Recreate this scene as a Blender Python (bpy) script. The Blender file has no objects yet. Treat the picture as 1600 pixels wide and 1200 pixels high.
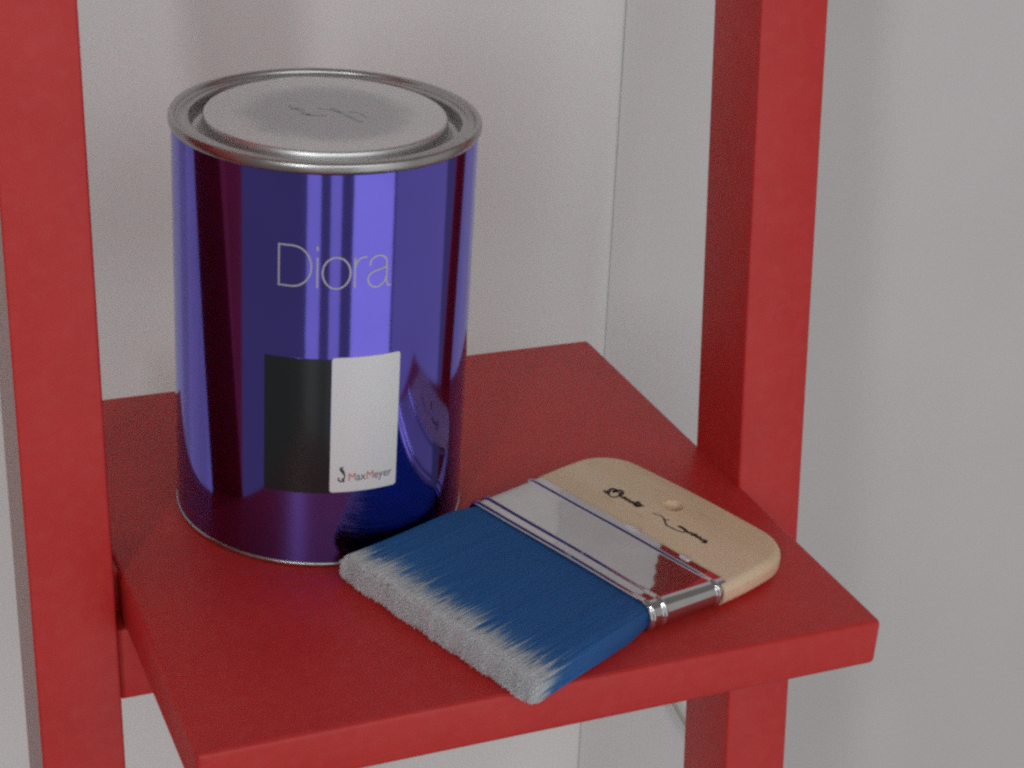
import bpy, bmesh, math, random
import numpy as np
from mathutils import Vector, Matrix

random.seed(4)
rng = np.random.default_rng(4)
S = bpy.context.scene
C = S.collection
MM = 0.001
R_ = math.radians

# ------------------------------------------------------------------ camera
cam_d = bpy.data.cameras.new('camera')
cam = bpy.data.objects.new('camera', cam_d)
C.objects.link(cam)
cam_d.sensor_width = 36.0
cam_d.lens = 64.82
cam_d.clip_start = 0.01
cam_d.clip_end = 50.0
_r = Vector((0.91893085, -0.38953215, 0.06189342))
_u = Vector((0.11898134, 0.42338548, 0.89810254))
_f = Vector((0.37604459, 0.81792997, -0.43540904))
_m = Matrix((_r, _u, -_f)).transposed().to_4x4()
_m.translation = Vector((-0.3586, -0.4504, 0.3538))
cam.matrix_world = _m
S.camera = cam

# ------------------------------------------------------------------ light
w = bpy.data.worlds.new('World')
S.world = w
w.use_nodes = True
bg = w.node_tree.nodes['Background']
bg.inputs['Color'].default_value = (1.0, 0.965, 0.945, 1)
bg.inputs['Strength'].default_value = 0.17

CAN = Vector((-0.1637, 0.1450, 0.0))


def area_lamp(name, az, half_az, dist, z0, z1, radiance, col):
    """tall upright area lamp standing at azimuth az (degrees right of straight ahead of the shelf)"""
    ld = bpy.data.lights.new(name, 'AREA')
    ld.shape = 'RECTANGLE'
    ld.size = 2 * dist * math.tan(R_(half_az))
    ld.size_y = z1 - z0
    ld.energy = radiance * math.pi * ld.size * ld.size_y
    ld.color = col
    o = bpy.data.objects.new(name, ld)
    C.objects.link(o)
    d = Vector((math.sin(R_(az)), -math.cos(R_(az)), 0))
    o.location = CAN + d * dist + Vector((0, 0, (z0 + z1) / 2))
    o.rotation_euler = (-d).to_track_quat('-Z', 'Y').to_euler()
    return o


COOL = (0.96, 0.98, 1.0)
area_lamp('window_light', 18.5, 15.5, 2.0, -1.6, 0.8, 0.82, COOL)
area_lamp('window_light', -9.5, 4.0, 2.0, -1.6, 0.8, 0.52, COOL)
area_lamp('window_light', -25.5, 5.0, 2.0, -1.6, 0.8, 0.58, COOL)
area_lamp('window_light', 2.0, 24.0, 2.0, 0.8, 1.7, 2.4, COOL)
area_lamp('window_light', -36.0, 1.8, 2.0, 0.4, 1.4, 23.0, COOL)
area_lamp('fill_light', 60.0, 24.0, 2.0, -1.6, 1.0, 0.23, (1.0, 0.97, 0.95))  # added fill, brightens the right half of the can like a lit wall

S.view_settings.view_transform = 'Standard'
S.view_settings.look = 'None'
S.view_settings.exposure = -0.12
S.view_settings.gamma = 1.0
S.view_settings.use_curve_mapping = False
S.render.engine = 'CYCLES'
S.cycles.filter_width = 2.7
S.cycles.max_bounces = 10
S.cycles.caustics_reflective = False
S.cycles.caustics_refractive = False
S.cycles.use_denoising = False
S.cycles.use_adaptive_sampling = True
S.cycles.adaptive_threshold = 0.03


# ------------------------------------------------------------------ helpers
def obj(name, mesh, mat=None, parent=None, smooth=False):
    o = bpy.data.objects.new(name, mesh)
    C.objects.link(o)
    if mat:
        mesh.materials.append(mat)
    if parent:
        o.parent = parent
    if smooth:
        mesh.polygons.foreach_set('use_smooth', [True] * len(mesh.polygons))
    return o


def from_bm(name, bm, mat, parent=None, smooth=False):
    bmesh.ops.recalc_face_normals(bm, faces=bm.faces)
    me = bpy.data.meshes.new(name)
    bm.to_mesh(me)
    bm.free()
    return obj(name, me, mat, parent, smooth)


def tag(o, label, cat, group=None):
    o['label'] = label
    o['category'] = cat
    if group:
        o['group'] = group
    return o


def empty(name, loc, label, cat):
    o = bpy.data.objects.new(name, None)
    o.empty_display_size = 0.02
    C.objects.link(o)
    o.location = loc
    return tag(o, label, cat)


def bevel_edges(bm, width, seg=3, edges=None):
    bmesh.ops.bevel(bm, geom=edges or list(bm.edges), offset=width, offset_type='OFFSET', segments=seg,
                    profile=0.5, affect='EDGES', clamp_overlap=True)


def hexa(corners, bev=0.0, seg=3):
    """solid from 8 corners: bottom 4 (ccw), top 4"""
    bm = bmesh.new()
    v = [bm.verts.new(c) for c in corners]
    for f in ((3, 2, 1, 0), (4, 5, 6, 7), (0, 1, 5, 4), (1, 2, 6, 5), (2, 3, 7, 6), (3, 0, 4, 7)):
        bm.faces.new([v[i] for i in f])
    if bev:
        bevel_edges(bm, bev, seg)
    return bm


def lathe(profile, n=160):
    """closed or open profile of (r, z) in mm turned about the z axis"""
    bm = bmesh.new()
    rings = []
    for r, z in profile:
        if r < 1e-6:
            rings.append([bm.verts.new((0, 0, z * MM))])
        else:
            rings.append([bm.verts.new((r * MM * math.cos(2 * math.pi * k / n), r * MM * math.sin(2 * math.pi * k / n), z * MM))
                          for k in range(n)])
    for a, b in zip(rings, rings[1:]):
        for k in range(n):
            j = (k + 1) % n
            if len(a) == 1 and len(b) == 1:
                continue
            if len(a) == 1:
                bm.faces.new((a[0], b[k], b[j]))
            elif len(b) == 1:
                bm.faces.new((a[k], a[j], b[0]))
            else:
                bm.faces.new((a[k], a[j], b[j], b[k]))
    return bm


# ------------------------------------------------------------------ materials
def mat(name):
    m = bpy.data.materials.new(name)
    m.use_nodes = True
    nt = m.node_tree
    return m, nt, nt.nodes['Principled BSDF']


def N(nt, typ, **kw):
    n = nt.nodes.new(typ)
    for k, v in kw.items():
        if k.startswith('i_'):
            n.inputs[k[2:].replace('_', ' ')].default_value = v
        else:
            setattr(n, k, v)
    return n


def noise(nt, scale, detail=3.0, rough=0.55, stretch=None):
    tc = N(nt, 'ShaderNodeTexCoord')
    n = N(nt, 'ShaderNodeTexNoise')
    n.inputs['Scale'].default_value = scale
    n.inputs['Detail'].default_value = detail
    n.inputs['Roughness'].default_value = rough
    if stretch:
        mp = N(nt, 'ShaderNodeMapping')
        mp.inputs['Scale'].default_value = stretch
        nt.links.new(tc.outputs['Object'], mp.inputs['Vector'])
        nt.links.new(mp.outputs['Vector'], n.inputs['Vector'])
    else:
        nt.links.new(tc.outputs['Object'], n.inputs['Vector'])
    return n


def ramp(nt, src, stops):
    r = N(nt, 'ShaderNodeValToRGB')
    e = r.color_ramp.elements
    while len(e) < len(stops):
        e.new(0.5)
    for el, (p, c) in zip(e, stops):
        el.position = p
        el.color = (*c, 1) if len(c) == 3 else c
    nt.links.new(src, r.inputs['Fac'])
    return r


def bump(nt, bsdf, src, strength, dist):
    b = N(nt, 'ShaderNodeBump')
    b.inputs['Strength'].default_value = strength
    b.inputs['Distance'].default_value = dist
    nt.links.new(src, b.inputs['Height'])
    nt.links.new(b.outputs['Normal'], bsdf.inputs['Normal'])
    return b


def plain(name, col, rough=0.5, metal=0.0):
    m, nt, b = mat(name)
    b.inputs['Base Color'].default_value = (*col, 1)
    b.inputs['Roughness'].default_value = rough
    b.inputs['Metallic'].default_value = metal
    return m


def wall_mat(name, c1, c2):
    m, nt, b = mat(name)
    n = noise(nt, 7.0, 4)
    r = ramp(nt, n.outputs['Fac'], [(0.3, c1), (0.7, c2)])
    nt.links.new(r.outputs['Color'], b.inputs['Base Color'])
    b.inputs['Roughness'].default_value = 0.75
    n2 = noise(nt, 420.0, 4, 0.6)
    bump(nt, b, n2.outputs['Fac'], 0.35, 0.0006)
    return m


M_wall = wall_mat('wall_paint', (0.80, 0.80, 0.785), (0.835, 0.835, 0.82))
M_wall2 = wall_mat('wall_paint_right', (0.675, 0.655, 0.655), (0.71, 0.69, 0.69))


def red_paint(name, stretch):
    m, nt, b = mat(name)
    n = noise(nt, 26.0, 5, 0.6)
    r = ramp(nt, n.outputs['Fac'], [(0.3, (0.525, 0.023, 0.021)), (0.7, (0.575, 0.030, 0.027))])
    n3 = noise(nt, 190.0, 3, 0.6)
    mx = N(nt, 'ShaderNodeMix', data_type='RGBA', blend_type='MIX')
    rr = ramp(nt, n3.outputs['Fac'], [(0.45, (0, 0, 0)), (0.75, (0.5, 0.5, 0.5))])
    nt.links.new(rr.outputs['Color'], mx.inputs['Factor'])
    nt.links.new(r.outputs['Color'], mx.inputs['A'])
    mx.inputs['B'].default_value = (0.58, 0.050, 0.050, 1)
    nt.links.new(mx.outputs['Result'], b.inputs['Base Color'])
    b.inputs['Roughness'].default_value = 0.45
    b.inputs['Specular IOR Level'].default_value = 0.42
    n2 = noise(nt, 420.0, 4, 0.6, stretch)           # strokes left by the brush, along the wood
    bump(nt, b, n2.outputs['Fac'], 0.28, 0.0004)
    return m


M_red = red_paint('red_paint', (0.06, 1.0, 1.0))
M_red_post = red_paint('red_paint_upright', (1.0, 1.0, 0.06))


def tin(name, col, rough, scale=60, dirt=None):
    m, nt, b = mat(name)
    b.inputs['Metallic'].default_value = 1.0
    n = noise(nt, scale, 5, 0.6)
    r = ramp(nt, n.outputs['Fac'], [(0.35, tuple(c * 0.88 for c in col)), (0.7, col)])
    nt.links.new(r.outputs['Color'], b.inputs['Base Color'])
    rg = ramp(nt, n.outputs['Fac'], [(0.3, (rough * 0.8,) * 3), (0.7, (rough * 1.25,) * 3)])
    nt.links.new(rg.outputs['Color'], b.inputs['Roughness'])
    return m


M_tin = tin('tin_rim', (0.50, 0.49, 0.48), 0.32)
M_ferrule = tin('nickel_ferrule', (0.66, 0.64, 0.65), 0.055)
_nt = M_ferrule.node_tree
bump(_nt, _nt.nodes['Principled BSDF'], noise(_nt, 75.0, 2).outputs['Fac'], 0.10, 0.0006)


def lid_mat():
    m, nt, b = mat('tin_lid')
    b.inputs['Metallic'].default_value = 1.0
    tc = N(nt, 'ShaderNodeTexCoord')
    # smudged patch round the middle of the lid, with a ragged rim
    ln = N(nt, 'ShaderNodeVectorMath', operation='LENGTH')
    nt.links.new(tc.outputs['Object'], ln.inputs[0])
    n = noise(nt, 70.0, 5, 0.65)
    ad = N(nt, 'ShaderNodeMath', operation='MULTIPLY_ADD')
    nt.links.new(n.outputs['Fac'], ad.inputs[0])
    ad.inputs[1].default_value = 0.014
    # object origin is at the can base: flatten z first
    mp = N(nt, 'ShaderNodeMapping')
    mp.inputs['Scale'].default_value = (1, 1, 0)
    nt.links.new(tc.outputs['Object'], mp.inputs['Vector'])
    nt.links.new(mp.outputs['Vector'], ln.inputs[0])
    nt.links.new(ln.outputs['Value'], ad.inputs[2])
    r = ramp(nt, ad.outputs['Value'], [(0.030, (0.52, 0.51, 0.54)), (0.036, (0.60, 0.595, 0.61)), (0.040, (0.72, 0.715, 0.715))])
    nt.links.new(r.outputs['Color'], b.inputs['Base Color'])
    b.inputs['Roughness'].default_value = 0.42
    n2 = noise(nt, 240.0, 3)
    bump(nt, b, n2.outputs['Fac'], 0.08, 0.0004)
    return m


M_lid = lid_mat()


def blue_mat():
    m, nt, b = mat('blue_metallic_lacquer')
    b.inputs['Metallic'].default_value = 1.0
    n = noise(nt, 40.0, 4)
    r = ramp(nt, n.outputs['Fac'], [(0.3, (0.160, 0.128, 0.66)), (0.7, (0.175, 0.140, 0.72))])
    nt.links.new(r.outputs['Color'], b.inputs['Base Color'])
    b.inputs['Specular Tint'].default_value = (0.75, 0.75, 1.0, 1)
    b.inputs['Roughness'].default_value = 0.09
    b.inputs['Coat Weight'].default_value = 0.4
    b.inputs['Coat Roughness'].default_value = 0.06
    n2 = noise(nt, 60.0, 3)
    bump(nt, b, n2.outputs['Fac'], 0.06, 0.0004)
    return m


M_blue = blue_mat()
M_black = plain('black_print', (0.014, 0.017, 0.019), 0.2)
M_white = plain('white_print', (0.74, 0.74, 0.75), 0.28)
M_silver = plain('silver_print', (0.50, 0.48, 0.56), 0.45, 0.35)
M_ink = plain('dark_ink', (0.05, 0.05, 0.055), 0.5)
M_rink = plain('red_ink', (0.60, 0.10, 0.09), 0.5)
M_gink = plain('grey_ink', (0.16, 0.15, 0.165), 0.5)


def wood_mat():
    m, nt, b = mat('beech_wood')
    n = noise(nt, 30.0, 5, 0.6, (1.0, 0.16, 1.0))
    r = ramp(nt, n.outputs['Fac'], [(0.3, (0.66, 0.47, 0.275)), (0.55, (0.79, 0.59, 0.39)), (0.75, (0.84, 0.65, 0.46))])
    n3 = noise(nt, 500.0, 2, 0.5, (1.0, 0.12, 1.0))
    rr = ramp(nt, n3.outputs['Fac'], [(0.62, (0, 0, 0)), (0.75, (0.25, 0.25, 0.25))])
    mx = N(nt, 'ShaderNodeMix', data_type='RGBA', blend_type='MIX')
    nt.links.new(rr.outputs['Color'], mx.inputs['Factor'])
    nt.links.new(r.outputs['Color'], mx.inputs['A'])
    mx.inputs['B'].default_value = (0.36, 0.22, 0.12, 1)
    nt.links.new(mx.outputs['Result'], b.inputs['Base Color'])
    b.inputs['Roughness'].default_value = 0.5
    n2 = noise(nt, 380.0, 3, 0.6, (1.0, 0.25, 1.0))
    bump(nt, b, n2.outputs['Fac'], 0.2, 0.0004)
    return m


M_wood = wood_mat()


def bristle_mat():
    m, nt, b = mat('dyed_filament')
    a = N(nt, 'ShaderNodeAttribute', attribute_name='dye')
    r = ramp(nt, a.outputs['Fac'], [(0.0, (0.78, 0.78, 0.80)), (0.34, (0.66, 0.70, 0.76)), (0.70, (0.15, 0.32, 0.58)),
                                    (1.0, (0.044, 0.185, 0.52))])
    v = N(nt, 'ShaderNodeAttribute', attribute_name='shade')
    hs = N(nt, 'ShaderNodeHueSaturation')
    nt.links.new(r.outputs['Color'], hs.inputs['Color'])
    nt.links.new(v.outputs['Fac'], hs.inputs['Value'])
    nt.links.new(hs.outputs['Color'], b.inputs['Base Color'])
    b.inputs['Roughness'].default_value = 0.5
    b.inputs['Specular IOR Level'].default_value = 0.3
    tr = N(nt, 'ShaderNodeBsdfTranslucent')
    nt.links.new(hs.outputs['Color'], tr.inputs['Color'])
    ms = N(nt, 'ShaderNodeMixShader')
    ms.inputs['Fac'].default_value = 0.22
    nt.links.new(b.outputs['BSDF'], ms.inputs[1])
    nt.links.new(tr.outputs['BSDF'], ms.inputs[2])
    nt.links.new(ms.outputs['Shader'], nt.nodes['Material Output'].inputs['Surface'])
    return m


M_bristle = bristle_mat()

# ------------------------------------------------------------------ setting: the two wall faces and their joint
YW = 0.350


def jx(z):                                # the joint leans a little against the shelf
    return 0.0635 - 0.030 * z


def wall_left():
    bm = bmesh.new()
    prof = [(-2.2, YW), (-1.0, YW), (-0.006, YW), (-0.0035, YW + 0.0007), (-0.0015, YW + 0.0026), (0.0, YW + 0.0065),
            (0.0, YW + 0.06), (-2.2, YW + 0.06)]
    rings = []
    for z in (-1.3, -0.6, 0.0, 0.6, 1.5):
        rings.append([bm.verts.new((jx(z) + x if x > -0.5 else x, y, z)) for x, y in prof])
    n = len(prof)
    for a, b in zip(rings, rings[1:]):
        for k in range(n):
            bm.faces.new((a[k], a[(k + 1) % n], b[(k + 1) % n], b[k]))
    bm.faces.new(rings[0])
    bm.faces.new(rings[-1])
    o = from_bm('wall_left', bm, M_wall, None, False)
    o['kind'] = 'structure'
    o['label'] = 'pale grey wall behind the can, ending in a rounded edge'


def wall_right():
    y0 = YW + 0.0055
    bm = bmesh.new()
    z0, z1 = -1.3, 1.5
    cs = []
    for z in (z0, z1):
        xs = jx(z) + 0.0004
        cs += [(xs, y0, z), (2.2, y0 + 0.05, z), (2.2, y0 + 0.12, z), (xs, y0 + 0.06, z)]
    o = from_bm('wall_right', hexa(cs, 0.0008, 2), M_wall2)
    o['kind'] = 'structure'
    o['label'] = 'pale grey wall behind the right post'


wall_left()
wall_right()

# ------------------------------------------------------------------ the red ladder shelf
shelf = empty('ladder_shelf', (-0.125, 0.12, -0.70), 'red painted wooden ladder shelf carrying the can and the brush', 'shelf')


def part(name, bm, m, root, smooth=True):
    """a child built in world coordinates"""
    o = from_bm(name, bm, m, root, smooth)
    o.matrix_parent_inverse = Matrix.Translation(-root.location)
    return o


def auto_smooth(o, ang=35):
    me = o.data
    me.polygons.foreach_set('use_smooth', [True] * len(me.polygons))
    bm = bmesh.new()
    bm.from_mesh(me)
    for e in bm.edges:
        if len(e.link_faces) == 2:
            e.smooth = e.calc_face_angle(0) < R_(ang)
    bm.to_mesh(me)
    bm.free()


W, D, TH = 0.2488, 0.2487, 0.0185
board = hexa([(-W, 0, -TH), (0, 0, -TH), (0, D, -TH), (-W, D, -TH), (-W, 0, 0), (0, 0, 0), (0, D, 0), (-W, D, 0)], 0.0022, 4)
auto_smooth(part('shelf_board', board, M_red, shelf), 50)

PY, PD, PW, LY = 0.1015, 0.0366, 0.0293, 0.1726


def post(x0, tilt):
    cs = []
    for z in (-0.70, 0.80):
        x = x0 + tilt * z
        y = PY + LY * z
        cs += [(x, y, z), (x + PW, y, z), (x + PW, y + PD, z), (x, y + PD, z)]
    o = part('post', hexa(cs, 0.0013, 3), M_red_post, shelf)
    auto_smooth(o, 50)
    return o


post(-0.0019, 0.0177)
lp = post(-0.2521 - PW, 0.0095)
lp.data.materials.append(plain('grey_pink_side', (0.46, 0.35, 0.33), 0.45))     # its outer side is a paler grey-pink
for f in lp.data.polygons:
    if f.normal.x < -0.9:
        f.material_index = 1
# block added between the left post and the board to keep the gap dark
part('gap_block', hexa([(x, y, z) for z in (-0.0178, -0.0012) for x, y in ((-0.2523, 0.114), (-0.2484, 0.114), (-0.2484, 0.134), (-0.2523, 0.134))]), M_red, shelf, False)

# red board added out of view on the left, mirrored in the can
_n, _t = Vector((0.77, -0.64)), Vector((0.64, 0.77))
_c = Vector((-0.460, 0.108))
cs = [(*(_c + _t * a + _n * b), z) for z in (-0.70, 0.80) for a, b in ((-0.055, -0.03), (-0.055, 0.0), (0.055, 0.0), (0.055, -0.03))]
auto_smooth(part('unseen_board', hexa(cs, 0.0013, 3), M_red_post, shelf), 50)

# rail under the board, between the posts
cs = []
for z in (-0.0455, -0.0187):
    y = PY + 0.0045 + LY * z
    cs += [(-0.2522, y, z), (-0.0016, y, z), (-0.0016, y + 0.018, z), (-0.2522, y + 0.018, z)]
auto_smooth(part('rail', hexa(cs, 0.0011, 2), M_red, shelf), 50)

# ------------------------------------------------------------------ the paint can
can = empty('paint_can', tuple(CAN), 'shiny blue metal paint can with a grey metal lid, standing on the red shelf', 'paint can')
H = 153.7
RB = 54.0
body = from_bm('body', lathe([(RB, 1.6), (RB, 20), (RB, 60), (RB, 100), (RB, H - 3.6)], 240), M_blue, can, True)

bottom = [(0, 2.0), (50.0, 2.0), (51.5, 0.9), (52.2, 0.15), (53.2, 0.0), (54.0, 0.3), (54.45, 0.9), (54.4, 1.6), (54.05, 2.0), (53.4, 2.0)]
from_bm('bottom_rim', lathe(bottom, 200), M_tin, can, True)

rim = [(53.3, H - 4.3), (54.3, H - 4.1), (54.8, H - 3.4), (55.0, H - 2.2), (54.85, H - 0.95), (54.4, H - 0.25), (53.6, H), (52.9, H - 0.3),
       (52.5, H - 1.2), (52.25, H - 1.9), (51.7, H - 2.2), (50.4, H - 1.9), (49.2, H - 1.5), (48.4, H - 1.3), (48.0, H - 1.5),
       (47.7, H - 2.2), (47.6, H - 3.4), (47.5, H - 8.0), (46.0, H - 8.5)]
from_bm('rim', lathe(rim, 220), M_tin, can, True)

lid = [(47.45, H - 7.4), (46.9, H - 8.0), (45.6, H - 8.3), (44.2, H - 8.0), (43.4, H - 7.0), (43.0, H - 2.2),
       (42.8, H - 0.9), (42.4, H - 0.3), (41.7, H - 0.05), (40.9, H - 0.15), (36, H - 0.25), (29.2, H - 0.3), (28.4, H - 0.45), (27.4, H - 0.6),
       (15, H - 0.65), (0, H - 0.65)]
lid_o = from_bm('lid', lathe(lid, 200), M_lid, can, True)


# thin marks stamped in the lid
def ribbon_pts(pts, wid, closed=False):
    """polyline in the plane -> (left, right) offset pairs"""
    out = []
    n = len(pts)
    for i, p in enumerate(pts):
        a = Vector(pts[max(i - 1, 0)])
        b = Vector(pts[min(i + 1, n - 1)])
        if closed:
            a = Vector(pts[(i - 1) % n])
            b = Vector(pts[(i + 1) % n])
        t = (b - a)
        t = t.normalized() if t.length > 1e-9 else Vector((1, 0))
        nn = Vector((-t.y, t.x)) * wid / 2
        out.append((Vector(p) + nn, Vector(p) - nn))
    return out


def catmull(pts, k=6, closed=False):
    n = len(pts)
    res = []
    rngi = range(n if closed else n - 1)
    g = lambda i: Vector(pts[i % n]) if closed else Vector(pts[min(max(i, 0), n - 1)])
    for i in rngi:
        p0, p1, p2, p3 = g(i - 1), g(i), g(i + 1), g(i + 2)
        for s in range(k):
            t = s / k
            res.append(0.5 * ((2 * p1) + (-p0 + p2) * t + (2 * p0 - 5 * p1 + 4 * p2 - p3) * t * t + (-p0 + 3 * p1 - 3 * p2 + p3) * t ** 3))
    if not closed:
        res.append(Vector(pts[-1]))
    return res


def strokes(lines, mapping, thick=None):
    """list of (pts, width, closed) as flat raised ribbons; mapping turns plane (x, y) and lift into a point"""
    bm = bmesh.new()
    for pts, wid, closed in lines:
        pr = ribbon_pts(pts, wid, closed)
        vs = [(bm.verts.new(mapping(a.x, a.y)), bm.verts.new(mapping(b.x, b.y))) for a, b in pr]
        m = len(vs)
        for i in range(m if closed else m - 1):
            j = (i + 1) % m
            bm.faces.new((vs[i][0], vs[j][0], vs[j][1], vs[i][1]))
    return bm


M_stamp = plain('lid_stamp', (0.46, 0.45, 0.47), 0.42, 1.0)
lm = lambda x, y: Vector((x, y, H - 0.58)) * MM


def rot2(pts, a):
    c, s = math.cos(a), math.sin(a)
    return [(x * c - y * s, x * s + y * c) for x, y in pts]


stamp = []
for pts, wd in (([(-13, 8), (-10, 4), (-7, 0), (-6.0, -2.5)], 1.3), ([(-12.5, 4.0), (-9.5, 4.6), (-7.6, 3.0)], 0.6), ([(-9, -1), (-4, -2.2), (0, -2.0)], 0.7),
                ([(2, 7), (6, 1), (10, -5), (12.5, -8)], 1.5), ([(-3, 6), (2, 4.4), (5, 1.5)], 0.5), ([(8, 3), (12, 1), (14, -3)], 0.6)):
    stamp.append((catmull(rot2(pts, -0.30), 5), wd, False))
from_bm('stamp', strokes(stamp, lm), M_stamp, lid_o)


# labels and lettering lie on the wall of the can: x = arc in mm from straight ahead, y = height
def on_can(lift):
    def f(x, y):
        a = x / RB
        r = RB + lift
        return Vector((r * math.sin(a) * MM, -r * math.cos(a) * MM, y * MM))
    return f


DEG = RB * math.pi / 180


def panel(name, x0, x1, y0, y1, rad, lift, m, parent):
    """curved sticker with rounded corners and a real edge"""
    bm = bmesh.new()
    cols = []
    n = 28
    xs = [x0 + (x1 - x0) * (0.5 - 0.5 * math.cos(math.pi * k / n)) for k in range(n + 1)]
    top, low = on_can(lift), on_can(0.02)
    for x in xs:
        d = min(x - x0, x1 - x)
        ins = 0 if d >= rad else rad - math.sqrt(max(rad * rad - (rad - d) ** 2, 0))
        ins = min(ins, rad)
        ya, yb = y0 + ins, y1 - ins
        c = [bm.verts.new(top(x, ya + (yb - ya) * t / 4)) for t in range(5)]
        e0, e1 = bm.verts.new(low(x, ya)), bm.verts.new(low(x, yb))
        cols.append((c, e0, e1))
    for (c, e0, e1), (d, g0, g1) in zip(cols, cols[1:]):
        for t in range(4):
            bm.faces.new((c[t], d[t], d[t + 1], c[t + 1]))
        bm.faces.new((e0, g0, d[0], c[0]))
        bm.faces.new((c[4], d[4], g1, e1))
    for (c, e0, e1) in (cols[0], cols[-1]):
        bm.faces.new([e0] + c + [e1])
    o = from_bm(name, bm, m, parent)
    auto_smooth(o, 40)
    return o


bl = panel('black_label', -39.3 * DEG, -14.4 * DEG, 30.6, 83.0, 0.3, 0.10, M_black, can)
bl['label'] = 'matt black left half of the two-tone label'
wl = panel('white_label', -14.3 * DEG, 11.9 * DEG, 31.0, 83.6, 1.1, 0.16, M_white, can)
wl['label'] = 'white right half of the two-tone label'


# large thin lettering
def arc(cx, cy, rx, ry, a0, a1, n=24):
    return [(cx + rx * math.cos(R_(a0 + (a1 - a0) * k / n)), cy + ry * math.sin(R_(a0 + (a1 - a0) * k / n))) for k in range(n + 1)]


SW = 0.62
z0 = 109.4
letters = []
xD = -34.0 * DEG
letters.append(([(xD, z0), (xD, z0 + 15.2)], SW, False))
bowl = [(xD, z0 + 15.2 - 0.3), (xD + 4.6, z0 + 15.2 - 0.3)] + arc(xD + 4.6, z0 + 7.6, 6.4, 7.3, 88, -88) + [(xD + 4.6, z0 + 0.3), (xD, z0 + 0.3)]
letters.append((bowl, SW, False))
xi = -20.2 * DEG
letters.append(([(xi, z0), (xi, z0 + 11.1)], SW, False))
letters.append(([(xi, z0 + 13.4), (xi, z0 + 15.1)], SW * 1.1, False))
letters.append((arc(-13.4 * DEG, z0 + 5.55, 4.7, 5.65, 0, 345, 30), SW, True))
xr = -6.85 * DEG
letters.append(([(xr, z0), (xr, z0 + 11.1)], SW, False))
letters.append((catmull([(xr + 0.1, z0 + 7.4), (xr + 0.7, z0 + 9.5), (xr + 2.2, z0 + 10.9), (xr + 4.1, z0 + 11.1)], 6), SW, False))
xa = -1.9 * DEG
letters.append((catmull([(xa + 0.5, z0 + 7.7), (xa + 1.0, z0 + 9.8), (xa + 3.3, z0 + 11.2), (xa + 5.8, z0 + 10.3), (xa + 6.5, z0 + 8.0),
                         (xa + 6.5, z0 + 4.0), (xa + 6.6, z0 + 1.4), (xa + 7.2, z0 + 0.1), (xa + 8.3, z0 + 0.1)], 7), SW, False))
letters.append((catmull([(xa + 6.5, z0 + 6.9), (xa + 4.0, z0 + 6.1), (xa + 1.0, z0 + 5.1), (xa - 0.1, z0 + 2.8), (xa + 1.1, z0 + 0.5),
                         (xa + 3.4, z0 - 0.1), (xa + 5.6, z0 + 1.4), (xa + 6.5, z0 + 3.8)], 7), SW, False))
# finer steps so that the ribbons follow the curved wall
fine = []
for pts, wd, cl in letters:
    q = []
    for a, b in zip(pts, pts[1:]):
        a, b = Vector(a), Vector(b)
        k = max(1, int((b - a).length / 0.8))
        q += [a.lerp(b, s / k) for s in range(k)]
    q.append(Vector(pts[-1]))
    fine.append((q, wd, cl))
let = from_bm('lettering', strokes(fine, on_can(0.09)), M_silver, can)
let['label'] = 'thin silver lettering'


# small name and swirl on the white label
def text_mesh(txt, size, bold):
    cu = bpy.data.curves.new('t', 'FONT')
    cu.body = txt
    cu.size = size
    cu.offset = bold
    cu.resolution_u = 3
    o = bpy.data.objects.new('t', cu)
    C.objects.link(o)
    bpy.context.view_layer.update()
    dg = bpy.context.evaluated_depsgraph_get()
    me = bpy.data.meshes.new_from_object(o.evaluated_get(dg))
    vs = [v.co.copy() for v in me.vertices]
    fs = [tuple(p.vertices) for p in me.polygons]
    bpy.data.objects.remove(o)
    bpy.data.meshes.remove(me)
    bpy.data.curves.remove(cu)
    return vs, fs


runs = [('M', M_rink), ('ax', M_gink), ('M', M_rink), ('eyer', M_gink)]
meas = []
for t, m in runs:
    vs, fs = text_mesh(t, 4.6, 0.0 if t == 'M' else 0.04)
    meas.append((vs, fs, max(v.x for v in vs), min(v.x for v in vs)))
tot = sum(a[2] - a[3] for a in meas) + 0.30 * 3
x_a, x_b = -7.2 * DEG, 10.0 * DEG
sx = (x_b - x_a) / tot
x = x_a
mp_w = on_can(0.20)
for (t, m), (vs, fs, mx_, mn_) in zip(runs, meas):
    me = bpy.data.meshes.new('lettering')
    pts = [mp_w(x + (v.x - mn_) * sx, 35.3 + v.y) for v in vs]
    me.from_pydata([tuple(p) for p in pts], [], fs)
    obj('lettering', me, m, wl)
    x += (mx_ - mn_ + 0.30) * sx

sw = [(catmull([(-9.2, 41.0), (-10.4, 40.5), (-10.0, 39.4), (-8.9, 38.3), (-8.8, 36.6), (-9.8, 35.3), (-10.9, 35.8), (-11.0, 36.9)], 6), 0.55, False),
      (catmull([(-10.3, 40.4), (-9.6, 39.6), (-9.0, 38.2)], 5), 1.0, False),
      (catmull([(-9.6, 36.6), (-9.2, 35.6), (-8.9, 35.0)], 5), 0.7, False)]
sw = [([Vector((p.x * 1.0 * DEG / DEG * 0.945, p.y)) for p in q], wd, c) for q, wd, c in sw]
from_bm('logo', strokes(sw, mp_w), M_ink, wl)

# ------------------------------------------------------------------ the paint brush
BA = R_(20.5)
brush = empty('paint_brush', (-0.119, 0.1035, 0.0),
              'wide flat paint brush with blue white-tipped bristles and a short beech handle', 'paint brush')
brush.rotation_euler = (0, 0, BA)
# local axes: x = along the brush towards the handle, y = -across (so v mm across is y = -v)


def B(u, v, z):
    return Vector((u, -v, z)) * MM


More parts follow.
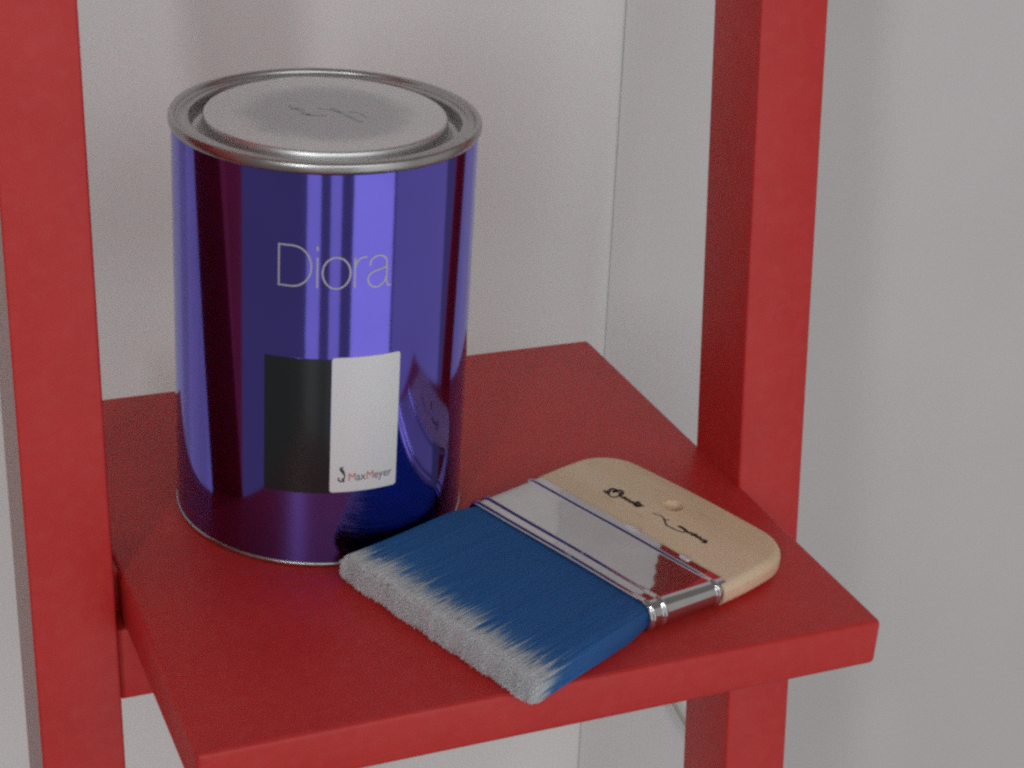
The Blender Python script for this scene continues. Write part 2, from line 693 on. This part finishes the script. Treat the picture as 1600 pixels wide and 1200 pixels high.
def rr_section(v0, v1, zb, zt, r, n=7, crown=0.0, flat=14):
    """rounded rectangle in (v, z), as a list of points"""
    pts = []
    for cx, cz, a0 in ((v1 - r, zt - r, 90), (v1 - r, zb + r, 0), (v0 + r, zb + r, -90), (v0 + r, zt - r, -180)):
        for k in range(n + 1):
            a = R_(a0 - 90 * k / n)
            pts.append((cx + r * math.cos(a), cz + r * math.sin(a)))
    # subdivide the long flats and give them a slight crown
    out = []
    m = len(pts)
    for i in range(m):
        a, b = pts[i], pts[(i + 1) % m]
        out.append(a)
        if abs(a[0] - b[0]) > 20:
            for k in range(1, flat):
                t = k / flat
                s = 1 if a[1] > (zb + zt) / 2 else -1
                out.append((a[0] + (b[0] - a[0]) * t, a[1] + s * crown * math.sin(math.pi * t)))
    return out


def loft(secs, cap0=True, cap1=True):
    bm = bmesh.new()
    rings = [[bm.verts.new(p) for p in s] for s in secs]
    n = len(rings[0])
    for a, b in zip(rings, rings[1:]):
        for k in range(n):
            j = (k + 1) % n
            bm.faces.new((a[k], a[j], b[j], b[k]))
    if cap0:
        bm.faces.new(rings[0])
    if cap1:
        bm.faces.new(rings[-1])
    return bm


UF = 37.2                                # length of the metal band, which thins and widens towards the handle


def FV(u):
    t = u / UF
    return 0.4 - 2.0 * t, 94.2 + 3.9 * t, 0.8 - 0.2 * t, 12.8 - 2.2 * t




def bead(u):
    h = 0.0
    for c, wd, hh in ((1.7, 1.2, 0.75), (7.0, 1.3, 0.85), (32.4, 1.3, 0.8)):
        d = abs(u - c)
        if d < wd:
            h = max(h, hh * (0.5 + 0.5 * math.cos(math.pi * d / wd)))
    return h


secs = []
us = [0.0, 0.02] + [0.3 + 0.22 * k for k in range(41)] + [9.8 + 2.0 * k for k in range(11)] + [30.8 + 0.22 * k for k in range(16)] + [34.6, 35.8, 37.1, 37.2]
for u in us:
    h = bead(u)
    base = -0.25 if u in (0.0, 37.2) else 0.0
    V0, V1, ZB, ZT = FV(u)
    o_ = h + base
    s = rr_section(V0 - o_, V1 + o_, ZB - min(o_, 0.6), ZT + o_, 0.46 * (ZT - ZB) + max(o_, 0) * 0.9, 8, 0.22)
    secs.append([B(u, v, z + (0.10 * math.sin(v * 0.13 + 1.0) * (0.6 + 0.4 * math.sin(u * 0.2)) if z > 7 else 0)) for v, z in s])
fer = from_bm('ferrule', loft(secs, True, True), M_ferrule, brush, True)
auto_smooth(fer, 50)

# pale domes added as bright glints where the ferrule is crimped to the handle
for (u, v, a, b2) in ((36.4, 51.5, 2.0, 4.2), (36.5, 77.0, 1.6, 2.6)):
    bm = bmesh.new()
    bmesh.ops.create_uvsphere(bm, u_segments=20, v_segments=8, radius=1.0)
    for vtx in bm.verts:
        x, y, z = vtx.co
        vtx.co = B(u + x * a, v + y * b2, 10.75 + max(z, -0.9) * 0.6)
    from_bm('glint_dome', bm, plain('glint_metal', (0.80, 0.80, 0.82), 0.42, 0.7) if 'glint_metal' not in bpy.data.materials else bpy.data.materials['glint_metal'], fer, True)


# handle: flat beech block with rounded far corners, softened edges and a hanging hole
def handle():
    hv0, hv1, ue, rc = -1.6, 98.2, 78.0, 18.5
    out = [(34.5, hv0)]
    out += [(34.5 + (ue - rc - 34.5) * k / 6, hv0 - 0.5 * math.sin(math.pi * k / 6)) for k in range(1, 6)]
    out += [(ue - rc + rc * math.sin(R_(a)), hv0 + rc - rc * math.cos(R_(a))) for a in range(0, 91, 6)]
    out += [(ue + 0.8 * math.sin(math.pi * k / 8), hv0 + rc + (hv1 - hv0 - 2 * rc) * k / 8) for k in range(1, 8)]
    out += [(ue - rc + rc * math.cos(R_(a)), hv1 - rc + rc * math.sin(R_(a))) for a in range(0, 91, 6)]
    out += [(ue - rc - (ue - rc - 34.5) * k / 6, hv1 + 0.5 * math.sin(math.pi * k / 6)) for k in range(1, 6)]
    out += [(34.5, hv1)]
    # inset rings make the rounded rim (offset towards the middle, not at the ferrule end)
    n = len(out)

    def inset(d):
        res = []
        for i, (u, v) in enumerate(out):
            a, b = out[max(i - 1, 0)], out[min(i + 1, n - 1)]
            t = Vector((b[0] - a[0], b[1] - a[1])).normalized()
            nx, ny = -t.y, t.x
            res.append((u + nx * d if 0 < i < n - 1 else u, v + ny * d))
        return res
    zb, zt, r = 0.9, 10.0, 3.4
    bm = bmesh.new()
    rings = []
    for k in range(9):
        a = R_(90 * k / 8)
        rings.append([bm.verts.new(B(u, v, zb + r - r * math.cos(a))) for u, v in inset(r - r * math.sin(a))])
    for k in range(9):
        a = R_(90 * k / 8)
        rings.append([bm.verts.new(B(u, v, zt - r + r * math.sin(a))) for u, v in inset(r - r * math.cos(a))])
    for a, b in zip(rings, rings[1:]):
        for k in range(n - 1):
            if (a[k].co - b[k].co).length > 1e-9 or (a[k + 1].co - b[k + 1].co).length > 1e-9:
                bm.faces.new((a[k], a[k + 1], b[k + 1], b[k]))
    bm.faces.new(rings[0])
    bm.faces.new(rings[-1])
    bm.faces.new([q[0] for q in rings] + [q[-1] for q in reversed(rings)])
    bmesh.ops.remove_doubles(bm, verts=bm.verts, dist=1e-7)
    o = from_bm('handle', bm, M_wood, brush, False)
    # countersunk hole, cut for good
    cb = lathe([(0, -3), (3.7, -3), (3.7, 9.6), (4.0, 10.05), (4.6, 11.2), (0, 11.2)], 32)
    cut = from_bm('cutter', cb, M_wood)
    for v in cut.data.vertices:
        v.co = v.co + B(62.8, 48.0, 0)
    cut.parent = brush
    md = o.modifiers.new('b', 'BOOLEAN')
    md.operation = 'DIFFERENCE'
    md.object = cut
    md.solver = 'EXACT'
    bpy.context.view_layer.update()
    dg = bpy.context.evaluated_depsgraph_get()
    me = bpy.data.meshes.new_from_object(o.evaluated_get(dg))
    o.modifiers.clear()
    o.data = me
    bpy.data.objects.remove(cut)
    auto_smooth(o, 40)
    return o


hd = handle()

SCRIPT = [
    ([(50.11, 23.27), (49.63, 25.66), (52.21, 24.47), (53.77, 24.47), (53.97, 26.2), (51.93, 26.23), (55.1, 27.05), (54.36, 29.24), (52.22, 29.57)], 0.80),
    ([(49.98, 25.53), (48.89, 27.44), (49.22, 29.25), (51.39, 29.73), (53.38, 28.89), (53.14, 26.36)], 0.45),
    ([(52.22, 29.57), (51.73, 31.93), (52.81, 31.97), (51.59, 33.76), (52.56, 34.11), (51.46, 35.98), (52.43, 36.33), (51.45, 38.29), (51.41, 39.79), (53.05, 39.5), (54.15, 37.65), (52.85, 37.81), (51.51, 39.48), (53.83, 40.86)], 0.70),
    ([(52.46, 46.68), (52.56, 48.64), (53.31, 49.59), (52.93, 51.57), (52.32, 53.35), (53.76, 54.07)], 0.28),
    ([(52.5, 52.36), (49.89, 55.96), (49.77, 58.08), (49.9, 60.77), (50.73, 63.23), (52.25, 63.67), (53.18, 61.44), (52.85, 59.33)], 0.42),
    ([(52.85, 59.33), (52.96, 61.64), (52.19, 64.72), (52.45, 65.28), (52.83, 65.94), (52.08, 67.19), (53.36, 67.45), (52.18, 69.09), (53.01, 69.73), (52.05, 71.17), (52.79, 72.09), (52.94, 72.94), (51.49, 73.62), (51.65, 72.3)], 0.75)]
M_brown = plain('branded_ink', (0.045, 0.030, 0.022), 0.6)
sl = from_bm('lettering', strokes([(catmull(p, 6), wd * 1.8, False) for p, wd in SCRIPT], lambda u, v: B(u, v, 10.06)), M_brown, hd)
sl['label'] = 'dark cursive script on the handle'


# bristles
def bristles():
    L0 = 62.0
    bot0, top0 = 2.3, 11.6
    n_surf, n_in = 10000, 10000

    def env(s):                      # s 0 at the ferrule .. 1 at the tip: (v0, v1, zb, zt)
        e = s * s * (3 - 2 * s)
        v0 = 2.6 + (0.9 - 2.6) * min(1, s * 6)
        v1 = 92.4 + 1.2 * min(1, s * 6) + 4.2 * s
        zb = bot0 - (bot0 - 0.35) * min(1, s * 4) ** 0.8
        zt = top0 + 1.1 * min(1, s * 5) - 1.7 * e
        return v0, v1, zb, zt
    P, Q = [], []
    for i in range(n_surf):
        k = rng.random()
        if k < 0.66:
            P.append(rng.random()); Q.append(1 - abs(rng.normal(0, 0.035)))
        elif k < 0.78:
            P.append(rng.random()); Q.append(abs(rng.normal(0, 0.03)))
        elif k < 0.92:
            P.append(1 - abs(rng.normal(0, 0.006))); Q.append(rng.random())
        else:
            P.append(abs(rng.normal(0, 0.006))); Q.append(rng.random())
    P += list(rng.random(n_in))
    Q += list(rng.random(n_in))
    P = np.clip(np.array(P), 0, 1)
    Q = np.clip(np.array(Q), 0, 1)
    n = len(P)
    # rounded side edges
    seg = 9
    vv = np.array([0, .2, .42, .64, .76, .83, .88, .93, .97, 1.0])
    ph = rng.random(6) * 6.28

    def wave(p, fr):
        return (np.sin(p * fr[0] + ph[0]) + 0.7 * np.sin(p * fr[1] + ph[1]) + 0.5 * np.sin(p * fr[2] + ph[2])) / 2.2
    ln = L0 + rng.normal(0, 0.45, n) + 0.7 * wave(P, (31, 67, 141))
    ln -= 3.2 * np.abs(2 * Q - 1) ** 4 * (0.4 + 0.6 * rng.random(n))
    ln -= np.where(rng.random(n) < 0.12, rng.random(n) * 4.0, 0)
    swerve_v = rng.normal(0, 0.55, n)
    swerve_z = rng.normal(0, 0.30, n)
    clump = np.round(P * 130 + 3 * np.sin(P * 40))
    crand = rng.random(400)
    cl = crand[clump.astype(int) % 400] - 0.5
    # tips bundle a little towards their clump
    dyeL = 5.6 + 0.9 * wave(P, (17, 43, 97)) + 0.6 * cl + rng.normal(0, 1.9, n)      # undyed length at the tip
    dyeL = np.clip(dyeL, 2.5, 14)
    shade = 0.88 + 0.2 * rng.random(n) + 0.10 * cl
    rad = 0.21 + 0.06 * rng.random(n)
    rows = []
    dye = []
    for j, s in enumerate(vv):
        dist = s * ln
        sc = np.clip(dist / L0, 0, 1.05)
        ev = [env(float(a)) for a in np.linspace(0, 1.05, 64)]
        ev = np.array(ev)
        ix = np.linspace(0, 1.05, 64)
        v0, v1, zb, zt = (np.interp(sc, ix, ev[:, k]) for k in range(4))
        # squeeze the corners round
        q = Q
        edge = np.minimum(P, 1 - P) * (v1 - v0)
        rr = 3.6
        inset = np.where(edge < rr, rr - np.sqrt(np.clip(rr * rr - (rr - edge) ** 2, 0, None)), 0) * (0.9 - 0.35 * sc)
        zc = zb + inset + (zt - zb - 2 * inset) * q
        vc = v0 + (v1 - v0) * P + swerve_v * s ** 3 + (cl * 0.5) * s ** 2
        zc = zc + swerve_z * s ** 3 * np.where(q > 0.5, 1, 0.4)
        zc = np.maximum(zc, 0.28)
        uc = 1.5 - dist
        rows.append((uc, vc, zc))
        d = np.clip((ln - dist - dyeL * 0.45) / (dyeL * 1.5), 0, 1)
        dye.append(d)
    sides = 3
    # the packed heart of the bundle, just inside the outer filaments
    core_v, core_d = [], []
    NC, MC = 34, 48
    for j in range(NC + 1):
        s_ = j / NC * (L0 - 0.9) / L0
        v0, v1, zb, zt = env(s_)
        k_ = 0.30 + 0.7 * max(0, s_ - 0.90) / 0.1
        sec = rr_section(v0 + k_, v1 - k_, zb + k_, zt - k_, 3.0, 5, 0.0, 12)
        core_v.append([(1.5 - s_ * L0, -v, z) for v, z in sec])
        core_d.append(min(1, max(0, (L0 - s_ * L0 - 4.0) / 5.0)))
    verts = np.zeros((n, seg + 1, sides, 3))
    for j, (uc, vc, zc) in enumerate(rows):
        rj = rad * (1.0 if vv[j] < 0.8 else 1.0 - 0.35 * (vv[j] - 0.8) / 0.2)
        for k in range(sides):
            a = 2 * math.pi * k / sides + math.pi / 2
            verts[:, j, k, 0] = uc
            verts[:, j, k, 1] = -(vc + rj * math.cos(a))
            verts[:, j, k, 2] = np.maximum(zc + rj * math.sin(a), 0.06)
    verts = verts.reshape(-1, 3) * MM
    base = (np.arange(n) * (seg + 1) * sides)[:, None, None]
    jj = (np.arange(seg) * sides)[None, :, None]
    kk = np.arange(sides)[None, None, :]
    k2 = (kk + 1) % sides
    f = np.stack(np.broadcast_arrays(base + jj + kk, base + jj + k2, base + jj + sides + k2, base + jj + sides + kk), -1).reshape(-1, 4)
    tip = base[:, 0, :] + seg * sides + np.arange(sides)[None, :]
    ncs = len(core_v[0])
    c0 = len(verts)
    verts = np.concatenate([verts, np.array(core_v).reshape(-1, 3) * MM])
    cf = [(c0 + a * ncs + b, c0 + a * ncs + (b + 1) % ncs, c0 + (a + 1) * ncs + (b + 1) % ncs, c0 + (a + 1) * ncs + b)
          for a in range(NC) for b in range(ncs)]
    f = np.concatenate([f, np.array(cf)])
    last = c0 + NC * ncs
    tip = np.concatenate([tip, np.array([(last, last + b, last + b + 1) for b in range(1, ncs - 1)])])
    me = bpy.data.meshes.new('bristles')
    nf, nt_ = len(f), len(tip)
    me.vertices.add(len(verts))
    me.vertices.foreach_set('co', verts.ravel())
    loops = np.concatenate([f.ravel(), tip.ravel()]).astype(np.int32)
    me.loops.add(len(loops))
    me.loops.foreach_set('vertex_index', loops)
    me.polygons.add(nf + nt_)
    starts = np.concatenate([np.arange(nf) * 4, nf * 4 + np.arange(nt_) * 3]).astype(np.int32)
    me.polygons.foreach_set('loop_start', starts)
    me.update(calc_edges=True)
    me.validate()
    a = me.attributes.new('dye', 'FLOAT', 'POINT')
    a.data.foreach_set('value', np.concatenate([np.repeat(np.stack(dye, 1).ravel(), sides), np.repeat(core_d, ncs)]).astype(np.float32))
    a = me.attributes.new('shade', 'FLOAT', 'POINT')
    a.data.foreach_set('value', np.concatenate([np.repeat(shade, (seg + 1) * sides), np.full((NC + 1) * ncs, 0.95)]).astype(np.float32))
    o = obj('bristles', me, M_bristle, brush, True)
    o['kind'] = 'stuff'
    o['label'] = 'blue synthetic bristles fading to white tips'
    return o


bristles()

# ------------------------------------------------------------------ thin cord against the wall, low behind the right post
pts = [(0.108, 0.3475, -0.262), (0.118, 0.3475, -0.2815), (0.133, 0.3475, -0.307), (0.1425, 0.3475, -0.323), (0.160, 0.3480, -0.350),
       (0.19, 0.349, -0.40), (0.21, 0.350, -0.47), (0.215, 0.350, -0.60)]


def tube(path, r, n=10):
    bm = bmesh.new()
    rings = []
    P = [Vector(p) for p in path]
    for i, p in enumerate(P):
        t = (P[min(i + 1, len(P) - 1)] - P[max(i - 1, 0)]).normalized()
        a = t.cross(Vector((0, 1, 0))).normalized()
        b = t.cross(a)
        rings.append([bm.verts.new(p + (a * math.cos(2 * math.pi * k / n) + b * math.sin(2 * math.pi * k / n)) * r) for k in range(n)])
    for a, b in zip(rings, rings[1:]):
        for k in range(n):
            bm.faces.new((a[k], a[(k + 1) % n], b[(k + 1) % n], b[k]))
    bm.faces.new(rings[0])
    bm.faces.new(rings[-1])
    return bm


cord = from_bm('cord', tube(catmull([(x, y, z) for x, y, z in pts], 5), 0.0013), plain('cord_plastic', (0.42, 0.42, 0.36), 0.5), None, True)
tag(cord, 'thin pale cord on the wall below the shelf, beside the right post', 'cord')
